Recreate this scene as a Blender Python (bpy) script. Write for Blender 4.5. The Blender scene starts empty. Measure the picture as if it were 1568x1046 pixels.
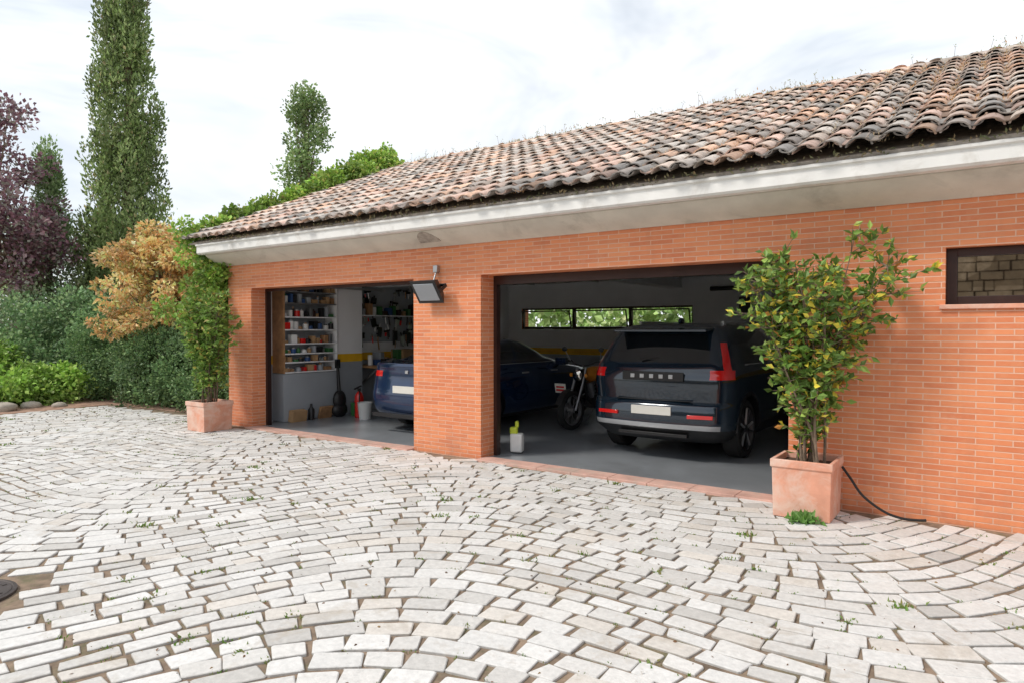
import bpy, bmesh, math, random
import numpy as np
from mathutils import Vector, Matrix
rng=np.random.default_rng(7); random.seed(7)
S=bpy.context.scene
S.view_settings.view_transform='Standard'; S.view_settings.look='None'; S.view_settings.exposure=0
COL=S.collection
# ---------------------------------------------------------------- materials
def newmat(name):
    m=bpy.data.materials.new(name); m.use_nodes=True
    nt=m.node_tree; b=nt.nodes['Principled BSDF']; return m,nt,b
def noise(nt,scale,detail=5,vec=None,rough=.6,dist=0):
    n=nt.nodes.new('ShaderNodeTexNoise'); n.inputs['Scale'].default_value=scale
    n.inputs['Detail'].default_value=min(detail,5); n.inputs['Roughness'].default_value=rough
    n.inputs['Distortion'].default_value=dist
    if vec: nt.links.new(vec,n.inputs['Vector'])
    return n.outputs['Fac']
def mix(nt,fac,a,b,mode='MIX'):
    n=nt.nodes.new('ShaderNodeMix'); n.data_type='RGBA'; n.blend_type=mode
    for sock,val in ((n.inputs[0],fac),(n.inputs[6],a),(n.inputs[7],b)):
        if hasattr(val,'is_linked'): nt.links.new(val,sock)
        elif isinstance(val,(int,float)): sock.default_value=val
        else: sock.default_value=(*val,1)
    return n.outputs[2]
def ramp(nt,fac,lo,hi,a=0,b=1):
    n=nt.nodes.new('ShaderNodeMapRange'); n.inputs[1].default_value=lo; n.inputs[2].default_value=hi
    n.inputs[3].default_value=a; n.inputs[4].default_value=b; n.clamp=True
    nt.links.new(fac,n.inputs[0]); return n.outputs[0]
def bump(nt,b,h,strength=.4,dist=.01):
    n=nt.nodes.new('ShaderNodeBump'); n.inputs['Strength'].default_value=strength
    n.inputs['Distance'].default_value=dist; nt.links.new(h,n.inputs['Height'])
    nt.links.new(n.outputs[0],b.inputs['Normal'])
def objco(nt): return nt.nodes.new('ShaderNodeTexCoord').outputs['Object']
def pm(name,col,rough=.6,metal=0,var=.15,scale=5,bmp=.15,bs=60,coat=0,dirt=None,dr=(.5,.72)):
    m,nt,b=newmat(name); co=objco(nt)
    f=noise(nt,scale,4,co); f=ramp(nt,f,.3,.7)
    lo=[c*(1-var) for c in col]; hi=[min(1,c*(1+var)) for c in col]
    c=mix(nt,f,lo,hi)
    if dirt:
        g=ramp(nt,noise(nt,scale*.6,5,co,.7,.5),*dr); c=mix(nt,g,c,dirt)
    nt.links.new(c,b.inputs['Base Color'])
    b.inputs['Roughness'].default_value=rough; b.inputs['Metallic'].default_value=metal
    b.inputs['Coat Weight'].default_value=coat
    b.inputs['Coat Roughness'].default_value=.05
    if bmp: bump(nt,b,noise(nt,bs,3,co),bmp,.004)
    return m
def attrmat(name,rough=.6,transl=0,nscale=30,nvar=.25,bmp=.5,bs=50,stain=None,stainr=(.5,.65),sscale=2):
    m,nt,b=newmat(name)
    a=nt.nodes.new('ShaderNodeAttribute'); a.attribute_name='Col'
    c=a.outputs['Color']
    if nvar or stain or bmp: co=objco(nt)
    if nvar:
        f=ramp(nt,noise(nt,nscale,5,co,.7),.3,.7,1-nvar,1+nvar)
        v=nt.nodes.new('ShaderNodeVectorMath'); v.operation='SCALE'
        nt.links.new(c,v.inputs[0]); nt.links.new(f,v.inputs['Scale']); c=v.outputs[0]
    if stain:
        g=ramp(nt,noise(nt,sscale,5,co,.75,.4),*stainr); c=mix(nt,g,c,stain)
    nt.links.new(c,b.inputs['Base Color']); b.inputs['Roughness'].default_value=rough
    if bmp: bump(nt,b,noise(nt,bs,4,co),bmp,.006)
    if transl:
        t=nt.nodes.new('ShaderNodeBsdfTranslucent'); nt.links.new(c,t.inputs['Color'])
        ms=nt.nodes.new('ShaderNodeMixShader'); ms.inputs[0].default_value=transl
        nt.links.new(b.outputs[0],ms.inputs[1]); nt.links.new(t.outputs[0],ms.inputs[2])
        nt.links.new(ms.outputs[0],nt.nodes['Material Output'].inputs['Surface'])
    return m
def brickmat():
    m,nt,b=newmat('orange_brick'); co=objco(nt)
    s=nt.nodes.new('ShaderNodeSeparateXYZ'); nt.links.new(co,s.inputs[0])
    ad=nt.nodes.new('ShaderNodeMath'); nt.links.new(s.outputs[0],ad.inputs[0]); nt.links.new(s.outputs[1],ad.inputs[1])
    cb=nt.nodes.new('ShaderNodeCombineXYZ'); nt.links.new(ad.outputs[0],cb.inputs[0]); nt.links.new(s.outputs[2],cb.inputs[1])
    t=nt.nodes.new('ShaderNodeTexBrick'); t.offset=.5
    nt.links.new(cb.outputs[0],t.inputs['Vector'])
    t.inputs['Scale'].default_value=1; t.inputs['Brick Width'].default_value=.245
    t.inputs['Row Height'].default_value=.0485; t.inputs['Mortar Size'].default_value=.0052
    t.inputs['Mortar Smooth'].default_value=.25; t.inputs['Bias'].default_value=-.1
    t.inputs['Color1'].default_value=(.80,.29,.125,1); t.inputs['Color2'].default_value=(.64,.20,.085,1); t.inputs['Mortar'].default_value=(.80,.50,.36,1)
    c=t.outputs['Color']
    f=ramp(nt,noise(nt,1.3,5,co,.7),.3,.7)
    c=mix(nt,f,c,(1,.90,.86),'MULTIPLY')
    f2=ramp(nt,noise(nt,14,4,co),.45,.75,0,.35)
    c=mix(nt,f2,c,(.78,.36,.19))
    zz=ramp(nt,s.outputs[2],.0,.5,1,0)
    mm=nt.nodes.new('ShaderNodeMath'); mm.operation='MULTIPLY'; nt.links.new(zz,mm.inputs[0]); nt.links.new(ramp(nt,noise(nt,4,5,co,.7),.4,.65,0,.55),mm.inputs[1])
    c=mix(nt,mm.outputs[0],c,(.42,.20,.13))
    cs=nt.nodes.new('ShaderNodeCombineXYZ'); sc=nt.nodes.new('ShaderNodeMath'); sc.operation='MULTIPLY'; sc.inputs[1].default_value=.12
    nt.links.new(s.outputs[2],sc.inputs[0]); nt.links.new(ad.outputs[0],cs.inputs[0]); nt.links.new(sc.outputs[0],cs.inputs[1])
    st=ramp(nt,noise(nt,5,4,cs.outputs[0],.7),.55,.75,0,.22); c=mix(nt,st,c,(.46,.17,.09))
    ef=ramp(nt,noise(nt,2.2,5,co,.8,.8),.58,.75,0,.35); c=mix(nt,ef,c,(.82,.50,.36))
    nt.links.new(c,b.inputs['Base Color']); b.inputs['Roughness'].default_value=.65
    iv=nt.nodes.new('ShaderNodeMath'); iv.operation='SUBTRACT'; iv.inputs[0].default_value=1; nt.links.new(t.outputs['Fac'],iv.inputs[1])
    ad2=nt.nodes.new('ShaderNodeMath'); nt.links.new(iv.outputs[0],ad2.inputs[0])
    k=ramp(nt,noise(nt,70,3,co),0,1,0,.25); nt.links.new(k,ad2.inputs[1])
    bump(nt,b,ad2.outputs[0],.8,.006)
    return m
M={}
M['brick']=brickmat()
M['concrete']=pm('painted_concrete',(.64,.60,.52),.8,var=.1,scale=3,bmp=.3,bs=25,dirt=(.42,.39,.33),dr=(.55,.78))
M['gutter']=pm('weathered_gutter',(.78,.77,.74),.65,var=.06,scale=4,bmp=.15,bs=20,dirt=(.52,.49,.44),dr=(.52,.8))
M['mortar']=pm('mortar',(.40,.35,.30),.95,var=.4,scale=12,bmp=.8,bs=30)
M['terracotta']=pm('terracotta',(.70,.33,.22),.8,var=.14,scale=5,bmp=.3,bs=40,dirt=(.76,.56,.46),dr=(.42,.66))
M['thresh']=pm('threshold_tile',(.62,.38,.31),.7,var=.2,scale=4,bmp=.2,bs=30,dirt=(.5,.4,.33))
M['frame']=pm('brown_metal',(.045,.022,.018),.4,metal=.3,var=.2,bmp=0)
M['white']=pm('white_wall',(.84,.85,.86),.6,var=.04,scale=2,bmp=.05)
M['grey']=pm('grey_wall',(.34,.37,.40),.6,var=.08,scale=2,bmp=.1)
M['yellow']=pm('yellow_stripe',(.88,.50,.02),.5,var=.08,bmp=0)
M['ceil']=pm('ceiling',(.8,.81,.82),.8,var=.04,bmp=0)
M['epoxy']=pm('epoxy_floor',(.25,.27,.29),.30,var=.12,scale=1.2,bmp=.05,bs=8,coat=.2,dirt=(.18,.19,.20))
M['black']=pm('black_plastic',(.012,.012,.013),.45,var=.2,bmp=.05)
M['rubber']=pm('rubber',(.018,.018,.018),.8,var=.3,bmp=.2)
M['metal']=pm('steel',(.45,.45,.46),.35,metal=.9,var=.1,bmp=0)
M['rim']=pm('dark_alloy',(.10,.10,.105),.3,metal=.8,var=.1,bmp=0)
M['silver']=pm('silver_plastic',(.50,.51,.52),.35,metal=.4,var=.05,bmp=0)
M['glass']=pm('dark_glass',(.006,.008,.010),.03,var=.1,bmp=0,coat=1)
M['wglass']=pm('solar_glass',(.50,.47,.43),.02,metal=1,var=.05,bmp=0)
M['red']=pm('red_lens',(.72,.012,.012),.15,var=.1,bmp=0,coat=1)
M['redp']=pm('red_paint',(.66,.02,.015),.3,var=.1,bmp=0,coat=.5)
M['suv']=pm('suv_paint',(.008,.022,.040),.14,metal=.3,var=.1,bmp=0,coat=1)
M['sedan']=pm('sedan_paint',(.010,.034,.10),.18,metal=.4,var=.1,bmp=0,coat=1)
M['plate']=pm('licence_plate',(.78,.77,.70),.4,var=.04,bmp=0)
M['wplast']=pm('white_plastic',(.75,.75,.73),.4,var=.05,bmp=0)
M['wood']=pm('wood',(.34,.19,.09),.6,var=.3,scale=9,bmp=.2)
M['card']=pm('cardboard',(.42,.26,.13),.85,var=.12,bmp=.1)
M['bark']=pm('bark',(.18,.13,.09),.9,var=.4,scale=14,bmp=.8,bs=40)
M['green']=pm('green_plastic',(.04,.16,.05),.4,bmp=0)
M['blue']=pm('blue_plastic',(.03,.08,.22),.4,bmp=0)
M['lime']=pm('lime_bag',(.55,.65,.05),.5,bmp=.2)
M['orange']=pm('orange_plastic',(.80,.30,.03),.4,bmp=0)
def stonemat():
    m,nt,b=newmat('dry_stone'); co=objco(nt)
    v=nt.nodes.new('ShaderNodeTexVoronoi'); v.inputs['Scale'].default_value=.9; nt.links.new(co,v.inputs['Vector'])
    g=nt.nodes.new('ShaderNodeRGBToBW'); nt.links.new(v.outputs['Color'],g.inputs[0])
    c=mix(nt,ramp(nt,g.outputs[0],.2,.8),(.20,.15,.10),(.62,.50,.36))
    c=mix(nt,ramp(nt,noise(nt,5,5,co,.7),.35,.65),c,(.30,.23,.15)); nt.links.new(c,b.inputs['Base Color']); b.inputs['Roughness'].default_value=.9
    return m
M['stonew']=stonemat()
M['rock']=pm('rock',(.42,.37,.31),.9,var=.35,scale=4,bmp=.8,bs=12)
M['soilpot']=pm('potting_soil',(.07,.045,.03),.95,var=.4,scale=20,bmp=.8,bs=40)
M['soilbed']=pm('bed_soil',(.34,.21,.15),.95,var=.35,scale=8,bmp=1,bs=30)
M['sand']=pm('sandy_joint',(.23,.165,.115),.95,var=.45,scale=7,bmp=1,bs=50,dirt=(.12,.12,.055))
M['iron']=pm('cast_iron',(.09,.075,.07),.6,metal=.5,var=.3,bmp=.4,bs=30)
M['leaf']=attrmat('leaf',.5,.3,nvar=0,bmp=0)
M['tile']=attrmat('clay_tile',.9,0,nscale=20,nvar=.30,bmp=.5,bs=60,stain=(.24,.21,.19),stainr=(.58,.78),sscale=6)
M['stone']=attrmat('granite_sett',.85,0,nscale=28,nvar=.13,bmp=.6,bs=45,stain=(.44,.38,.31),stainr=(.55,.78),sscale=2.2)
# ---------------------------------------------------------------- mesh builder
class MB:
    def __init__(s): s.v=[];s.f=[];s.m=[];s.mats=[]
    def mi(s,k):
        if k not in s.mats: s.mats.append(k)
        return s.mats.index(k)
    def add(s,vs,fs,k):
        o=len(s.v); s.v+= [tuple(p) for p in vs]; i=s.mi(k)
        for f in fs: s.f.append(tuple(o+a for a in f)); s.m.append(i)
    def box(s,x0,x1,y0,y1,z0,z1,k,T=None):
        vs=[Vector(p) for p in ((x0,y0,z0),(x1,y0,z0),(x1,y1,z0),(x0,y1,z0),(x0,y0,z1),(x1,y0,z1),(x1,y1,z1),(x0,y1,z1))]
        if T: vs=[T@p for p in vs]
        s.add(vs,[(0,3,2,1),(4,5,6,7),(0,1,5,4),(1,2,6,5),(2,3,7,6),(3,0,4,7)],k)
    def rbox(s,c,sz,k,rot=(0,0,0)):
        T=Matrix.Translation(c)@Matrix.Rotation(rot[2],4,'Z')@Matrix.Rotation(rot[1],4,'Y')@Matrix.Rotation(rot[0],4,'X')
        a,b,d=[q/2 for q in sz]; s.box(-a,a,-b,b,-d,d,k,T)
    def tube(s,pts,r,k,n=8,cap=True):
        pts=[Vector(p) for p in pts]; rs=r if isinstance(r,(list,tuple)) else [r]*len(pts)
        vs=[];fs=[]
        for i,p in enumerate(pts):
            d=(pts[min(i+1,len(pts)-1)]-pts[max(i-1,0)]).normalized()
            a=d.orthogonal().normalized() if i==0 else (pa-d*pa.dot(d)).normalized()
            pa=a; b=d.cross(a)
            for j in range(n):
                t=2*math.pi*j/n; vs.append(p+(a*math.cos(t)+b*math.sin(t))*rs[i])
        for i in range(len(pts)-1):
            for j in range(n): fs.append((i*n+j,i*n+(j+1)%n,(i+1)*n+(j+1)%n,(i+1)*n+j))
        if cap: fs.append(tuple(range(n-1,-1,-1))); fs.append(tuple((len(pts)-1)*n+j for j in range(n)))
        s.add(vs,fs,k)
    def cyl(s,a,b,r,k,n=14,r2=None): s.tube([a,b],[r,r if r2 is None else r2],k,n)
    def lathe(s,c,ax,prof,k,n=28):
        ax=Vector(ax).normalized(); a=ax.orthogonal().normalized(); b=ax.cross(a); c=Vector(c)
        vs=[];fs=[]
        for (h,r) in prof:
            for j in range(n):
                t=2*math.pi*j/n; vs.append(c+ax*h+(a*math.cos(t)+b*math.sin(t))*r)
        for i in range(len(prof)-1):
            for j in range(n): fs.append((i*n+j,i*n+(j+1)%n,(i+1)*n+(j+1)%n,(i+1)*n+j))
        s.add(vs,fs,k)
    def ell(s,c,r,k,nu=14,nv=9,T=None,jit=0):
        vs=[];fs=[]
        for i in range(nv+1):
            p=math.pi*i/nv
            for j in range(nu):
                t=2*math.pi*j/nu; q=1+random.uniform(-jit,jit)
                v=Vector((r[0]*math.sin(p)*math.cos(t)*q,r[1]*math.sin(p)*math.sin(t)*q,r[2]*math.cos(p)*q))
                if T: v=T@v
                vs.append(v+Vector(c))
        for i in range(nv):
            for j in range(nu): fs.append((i*nu+j,(i+1)*nu+j,(i+1)*nu+(j+1)%nu,i*nu+(j+1)%nu))
        s.add(vs,fs,k)
    def obj(s,name,parent=None,smooth=35,bevel=0):
        me=bpy.data.meshes.new(name); me.from_pydata(s.v,[],s.f)
        for k in s.mats: me.materials.append(M[k])
        me.polygons.foreach_set('material_index',s.m)
        if smooth:
            me.polygons.foreach_set('use_smooth',[True]*len(s.f)); me.set_sharp_from_angle(angle=math.radians(smooth))
        me.update(); o=bpy.data.objects.new(name,me); COL.objects.link(o)
        if parent: o.parent=parent
        if bevel:
            b=o.modifiers.new('bev','BEVEL'); b.width=bevel; b.segments=2; b.limit_method='ANGLE'; b.angle_limit=math.radians(40)
        return o
def empty(name,loc=(0,0,0),rz=0):
    e=bpy.data.objects.new(name,None); COL.objects.link(e); e.location=loc; e.rotation_euler=(0,0,rz); e.empty_display_size=.1; return e
def npmesh(name,V,F,k,vcol=None,parent=None,smooth=False):
    me=bpy.data.meshes.new(name)
    Fs=F if isinstance(F,list) else [F]
    me.vertices.add(len(V)); me.vertices.foreach_set('co',np.asarray(V,dtype=np.float32).ravel())
    loops=np.concatenate([f.ravel() for f in Fs]); tot=np.concatenate([np.full(len(f),f.shape[1]) for f in Fs])
    st=np.concatenate([[0],np.cumsum(tot)[:-1]])
    me.loops.add(len(loops)); me.loops.foreach_set('vertex_index',loops.astype(np.int32))
    me.polygons.add(len(tot)); me.polygons.foreach_set('loop_start',st.astype(np.int32))
    try: me.polygons.foreach_set('loop_total',tot.astype(np.int32))
    except Exception: pass
    me.polygons.foreach_set('use_smooth',np.full(len(tot),bool(smooth)))
    me.update(calc_edges=True); me.validate()
    if vcol is not None:
        a=me.color_attributes.new('Col','FLOAT_COLOR','POINT')
        a.data.foreach_set('color',np.concatenate([np.clip(vcol,0,.9),np.ones((len(V),1))],1).astype(np.float32).ravel())
    me.materials.append(M[k])
    o=bpy.data.objects.new(name,me); COL.objects.link(o)
    if parent: o.parent=parent
    return o
def smoothp(pts,n=8):
    pts=[Vector(p) for p in pts]; out=[]
    for i in range(len(pts)-1):
        p0=pts[max(i-1,0)];p1=pts[i];p2=pts[i+1];p3=pts[min(i+2,len(pts)-1)]
        for j in range(n):
            t=j/n; out.append(.5*((2*p1)+(p2-p0)*t+(2*p0-5*p1+4*p2-p3)*t*t+(3*p1-p0-3*p2+p3)*t**3))
    return out+[pts[-1]]
# ---------------------------------------------------------------- foliage
def unit(a): return a/np.maximum(np.linalg.norm(a,axis=1,keepdims=True),1e-6)
def leafmesh(name,P,D,size,col,w=.35,parent=None,fold=.12):
    n=len(P); size=np.broadcast_to(size,(n,)).reshape(n,1)
    D=unit(D); R=unit(rng.normal(size=(n,3))); Sd=unit(np.cross(D,R)); Nn=np.cross(D,Sd)
    tip=P+D*size; mid=P+D*size*.48
    V=np.stack([P,mid+Sd*size*w+Nn*size*fold,tip-Nn*size*fold*.6,mid-Sd*size*w+Nn*size*fold],1).reshape(-1,3)
    F=np.arange(4*n).reshape(n,4)
    F=np.concatenate([F[:,[0,1,2]],F[:,[0,2,3]]])
    return npmesh(name,V,F,'leaf',np.repeat(col,4,axis=0),parent)
def pick(pal,n,w=None):
    pal=np.array(pal); return pal[rng.choice(len(pal),n,p=w)]
def crown(clumps,per,size,pal,dirbias=(0,0,.3),shade=.55,w=None,flat=1.0,sj=.35,gain=1.0):
    k=len(clumps); P=[];D=[];C=[];Sz=[]
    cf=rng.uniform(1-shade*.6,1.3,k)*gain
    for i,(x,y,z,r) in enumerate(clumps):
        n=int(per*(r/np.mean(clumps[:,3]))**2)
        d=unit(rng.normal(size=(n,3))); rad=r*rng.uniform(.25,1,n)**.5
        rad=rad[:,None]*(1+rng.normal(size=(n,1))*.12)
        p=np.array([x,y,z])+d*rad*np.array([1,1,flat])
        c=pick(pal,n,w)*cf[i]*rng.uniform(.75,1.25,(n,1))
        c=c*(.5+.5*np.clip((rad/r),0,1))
        P.append(p);C.append(c);D.append(d*.8+np.array(dirbias)+rng.normal(size=(n,3))*.6);Sz.append(size*rng.uniform(1-sj,1+sj,n))
    return np.concatenate(P),np.concatenate(D),np.concatenate(Sz),np.clip(np.concatenate(C),0.002,1)
def ellclumps(c,r,k,cr,surf=.5,top=False):
    d=unit(rng.normal(size=(k,3)))
    if top: d[:,2]=np.abs(d[:,2])*rng.choice([1,1,-.5],k)
    rad=rng.uniform(surf,1,k)**.6
    p=np.array(c)+d*rad[:,None]*np.array(r)
    return np.concatenate([p,(cr*rng.uniform(.65,1.3,k))[:,None]],1)
def trunk(mb,base,top,r0,r1,limbs,kk='bark'):
    b=Vector(base);t=Vector(top)
    pts=[b.lerp(t,i/6)+Vector((random.uniform(-1,1),random.uniform(-1,1),0))*r0*.6*(i>0) for i in range(7)]
    mb.tube(pts,[r0+(r1-r0)*i/6 for i in range(7)],kk,10)
    for l in limbs:
        f=random.uniform(.35,.95); s=b.lerp(t,f); e=Vector(l)
        m=s.lerp(e,.5)+Vector((0,0,-.15*(e-s).length)); rr=(r0+(r1-r0)*f)*.5
        mb.tube([s,m,e],[rr,rr*.6,rr*.15],kk,6)
def tree(name,base,top,r0,r1,cl,per,size,pal,nl=18,lw=.35,**k):
    e=empty(name,(0,0,0)); mb=MB()
    idx=rng.choice(len(cl),min(nl,len(cl)),replace=False)
    trunk(mb,base,top,r0,r1,[cl[i,:3] for i in idx]); mb.obj('trunk',e)
    P,D,Z,C=crown(cl,per,size,pal,**k); leafmesh('foliage',P,D,Z,C,w=lw,parent=e)
    return e
# ---------------------------------------------------------------- world, sun, camera
w=bpy.data.worlds.new('World'); S.world=w; w.use_nodes=True; nt=w.node_tree
bg=nt.nodes['Background']; sky=nt.nodes.new('ShaderNodeTexSky'); sky.sky_type='NISHITA'; sky.sun_disc=False
sky.sun_elevation=math.radians(48); sky.sun_rotation=math.radians(218); sky.air_density=1; sky.dust_density=1.5
tc=nt.nodes.new('ShaderNodeTexCoord'); mp=nt.nodes.new('ShaderNodeMapping'); mp.inputs['Scale'].default_value=(1,1,3.2)
mp.inputs['Rotation'].default_value=(.15,.1,.6)
nt.links.new(tc.outputs['Generated'],mp.inputs[0])
n1=noise(nt,1.4,5,mp.outputs[0],.62,.9)
n2=noise(nt,3.5,5,mp.outputs[0],.55,.6)
f=ramp(nt,n1,.38,.58,.55,1)
cc=mix(nt,ramp(nt,n2,.3,.7),(7.6,8.15,8.7),(9.3,9.4,9.5))
c=mix(nt,f,sky.outputs[0],cc); nt.links.new(c,bg.inputs[0]); bg.inputs[1].default_value=.128
sd=bpy.data.lights.new('sun','SUN'); sd.energy=2.5; sd.angle=math.radians(12); sd.color=(1,.95,.88)
so=bpy.data.objects.new('sun',sd); COL.objects.link(so)
r=math.radians(218); el=math.radians(48)
dv=Vector((math.sin(r)*math.cos(el),math.cos(r)*math.cos(el),math.sin(el))); so.rotation_euler=dv.to_track_quat('Z','Y').to_euler(); so.location=(-6,-12,14)
cd=bpy.data.cameras.new('camera'); cam=bpy.data.objects.new('camera',cd); COL.objects.link(cam); S.camera=cam
cd.lens=24; cd.sensor_width=36; cd.clip_end=2000; cd.clip_start=.05
cam.location=(0,-6.65,1.6); cam.rotation_euler=(math.radians(89.0),0,math.radians(35.3))
# ---------------------------------------------------------------- ground
gm,nt,b=newmat('grass_ground'); co=objco(nt)
c=mix(nt,ramp(nt,noise(nt,.8,5,co),.35,.65),(.16,.10,.06),(.09,.12,.03)); nt.links.new(c,b.inputs['Base Color']); b.inputs['Roughness'].default_value=.95
bump(nt,b,noise(nt,15,4,co),1,.03); M['ground']=gm
mb=MB(); mb.add([(-600,-600,-.02),(600,-600,-.02),(600,600,-.02),(-600,600,-.02)],[(0,1,2,3)],'ground'); mb.obj('ground',smooth=0)
mb=MB(); mb.add([(-15.3,-15.5,-.006),(9,-15.5,-.006),(9,-.002,-.006),(-10.58,-.002,-.006),(-10.7,.6,-.006),(-15.6,.3,-.006)],[(0,1,2,3,4,5)],'sand'); mb.obj('paving_bed',smooth=0)
fx,fy=-math.sin(math.radians(35.3)),math.cos(math.radians(35.3))
W=6.0; AMP=1.5; UC=2.35; pitch=.176; ST=[]
MHX,MHY=-5.03,-5.24
for n in range(-75,155):
    u=-18+rng.uniform(0,.3)
    while u<13:
        q=2*math.pi*(u-UC)/W; slope=AMP*math.pi/W*math.sin(q)
        al=math.atan(slope); L=rng.uniform(.18,.31) if rng.random()<.85 else rng.uniform(.13,.38); du=L*math.cos(al); um=u+du/2; u+=du
        q=2*math.pi*(um-UC)/W; al=math.atan(AMP*math.pi/W*math.sin(q))
        v=n*pitch+AMP*(1-math.cos(q))/2+.03*math.sin(um*1.9+n*.3)
        X=v*fx+um*fy; Y=-6.65+v*fy-um*fx
        if X<-15.3 or X>8.6 or Y<-12 or Y>.2 : continue
        if X>-10.75 and Y>-.14: continue
        if math.hypot(X-MHX,Y-MHY)<.37: continue
        ST.append((X,Y,L/2,pitch*math.cos(al)/2,math.radians(35.3)+al))
ST=np.array(ST); n=len(ST)
jx=rng.uniform(.005,.015,n); hx=np.maximum(ST[:,2]-jx,.02); hy=ST[:,3]-rng.uniform(.005,.017,n)
ang=ST[:,4]+rng.normal(size=n)*.020
cut=rng.uniform(.004,.014,(n,4))
ox=np.stack([-hx+cut[:,0],hx-cut[:,1],hx,hx,hx-cut[:,2],-hx+cut[:,3],-hx,-hx],1)
oy=np.stack([-hy,-hy,-hy+cut[:,1]*.8,hy-cut[:,2]*.8,hy,hy,hy-cut[:,3]*.8,-hy+cut[:,0]*.8],1)
jq=rng.normal(size=(n,4,2))*.0065
cor=[0,1,1,2,2,3,3,0]
ox=ox+jq[:,cor,0]+rng.normal(size=ox.shape)*.0025; oy=oy+jq[:,cor,1]+rng.normal(size=oy.shape)*.0025
h=rng.uniform(.003,.010,n); tx=rng.normal(size=n)*.010; ty=rng.normal(size=n)*.014
ins=rng.uniform(.003,.007,(n,1))
def rg(sx,sy,z):
    c,s=np.cos(ang)[:,None],np.sin(ang)[:,None]
    return np.stack([ST[:,0:1]+sx*c-sy*s,ST[:,1:2]+sx*s+sy*c,z],2)
ix=ox-np.sign(ox)*ins; iy=oy-np.sign(oy)*ins
zt=h[:,None]+ix*tx[:,None]+iy*ty[:,None]
V=np.concatenate([rg(ox,oy,np.full_like(ox,-.03)),rg(ox,oy,h[:,None]-.004+ox*tx[:,None]+oy*ty[:,None]),rg(ix,iy,zt)],1)
V=V.reshape(-1,3); base=(np.arange(n)*24)[:,None]
Q=[]
for l in (0,1):
    for j in range(8):
        j2=(j+1)%8; Q.append(base+np.array([[l*8+j,l*8+j2,(l+1)*8+j2,(l+1)*8+j]]))
Q=np.concatenate(Q); T=base+np.arange(16,24)[None]
pal=[(.64,.62,.59),(.58,.56,.53),(.67,.655,.63),(.61,.57,.52),(.52,.50,.47)]
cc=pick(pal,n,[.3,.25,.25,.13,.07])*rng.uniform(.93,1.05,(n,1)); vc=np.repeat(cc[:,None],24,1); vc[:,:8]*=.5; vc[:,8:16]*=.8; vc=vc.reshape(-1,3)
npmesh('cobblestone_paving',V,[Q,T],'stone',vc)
k=3000; i=rng.integers(0,n,k)
P0=np.stack([ST[i,0]-np.sin(ang[i])*(ST[i,3]),ST[i,1]+np.cos(ang[i])*ST[i,3],np.zeros(k)-.005],1)+np.stack([np.cos(ang[i]),np.sin(ang[i]),np.zeros(k)],1)*rng.uniform(-.12,.12,(k,1))
sz=rng.choice([.2,.4,.8,1.4],k,p=[.66,.24,.08,.02]); P=[];Z=[]
for p,s_ in zip(P0,sz):
    m=int(16*s_+5); P.append(p+rng.normal(size=(m,3))*[.022*s_+.012,.022*s_+.012,0]); Z.append(rng.uniform(.02,.045,m)*(.45+.5*s_))
P=np.concatenate(P);Z=np.concatenate(Z)
D=rng.normal(size=P.shape)*.6+[0,0,1]; leafmesh('joint_weeds',P,D,Z,pick([(.16,.30,.05),(.22,.30,.08),(.30,.28,.10)],len(P)),w=.2)
k=2200; P=np.stack([rng.uniform(-15,4,k),rng.uniform(-7,-.1,k),np.full(k,.011)],1)
leafmesh('fallen_leaves',P,rng.normal(size=(k,3))*[1,1,.15],rng.uniform(.008,.024,k),pick([(.22,.11,.05),(.34,.22,.10),(.12,.07,.04)],k),w=.3,fold=.05)
mb=MB(); mb.lathe((MHX,MHY,0),(0,0,1),[(-.01,.27),(.012,.27),(.016,.25),(.010,.245),(.014,.24),(.014,.0)],'iron',32)
for a in range(-3,4):
    for b_ in range(-3,4):
        if a*a+b_*b_<10: mb.box(MHX+a*.07-.02,MHX+a*.07+.02,MHY+b_*.07-.012,MHY+b_*.07+.012,.0141,.018,'iron')
mb.obj('manhole_cover')
# ---------------------------------------------------------------- garage building
G=empty('brick_garage')
OT=2.27; XL,XR=-10.58,7.0; TH=.36; YB=8.0
mb=MB()
mb.box(XL,-9.93,0,TH,-.05,OT,'brick'); mb.box(-6.31,-5.18,0,TH,-.05,OT,'brick'); mb.box(-1.56,-.34,0,TH,-.05,OT,'brick')
mb.box(-.34,1.3,0,TH,-.05,1.80,'brick'); mb.box(1.3,XR,0,TH,-.05,OT,'brick'); mb.box(XL,XR,0,TH,OT,3.02,'brick')
mb.box(XL,XL+.3,TH,YB,-.05,3.02,'brick'); mb.box(XR-.3,XR,TH,YB,-.05,3.02,'brick')
bx0,bx1,bz0,bz1=-9.85,-5.35,1.6,2.12
mb.box(XL+.3,bx0,YB-.3,YB,-.05,3.02,'brick'); mb.box(bx1,XR-.3,YB-.3,YB,-.05,3.02,'brick'); mb.box(bx0,bx1,YB-.3,YB,-.05,bz0,'brick'); mb.box(bx0,bx1,YB-.3,YB,bz1,3.02,'brick')
RY,RZ=4.35,5.17
for x in (XL,XR-.3): mb.add([(x,0,3.02),(x,8.6,3.02),(x,RY,5.0),(x+.3,0,3.02),(x+.3,8.6,3.02),(x+.3,RY,5.0)],[(0,2,1),(3,4,5),(0,1,4,3),(1,2,5,4),(2,0,3,5)],'brick')
mb.obj('brick_walls',G,smooth=0)
mb=MB()
def extr(mb,prof,x0,x1,k):
    n=len(prof); vs=[(x0,*p) for p in prof]+[(x1,*p) for p in prof]
    fs=[(i,(i+1)%n,n+(i+1)%n,n+i) for i in range(n)]+[tuple(range(n-1,-1,-1)),tuple(range(n,2*n))]
    mb.add(vs,fs,k)
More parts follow.
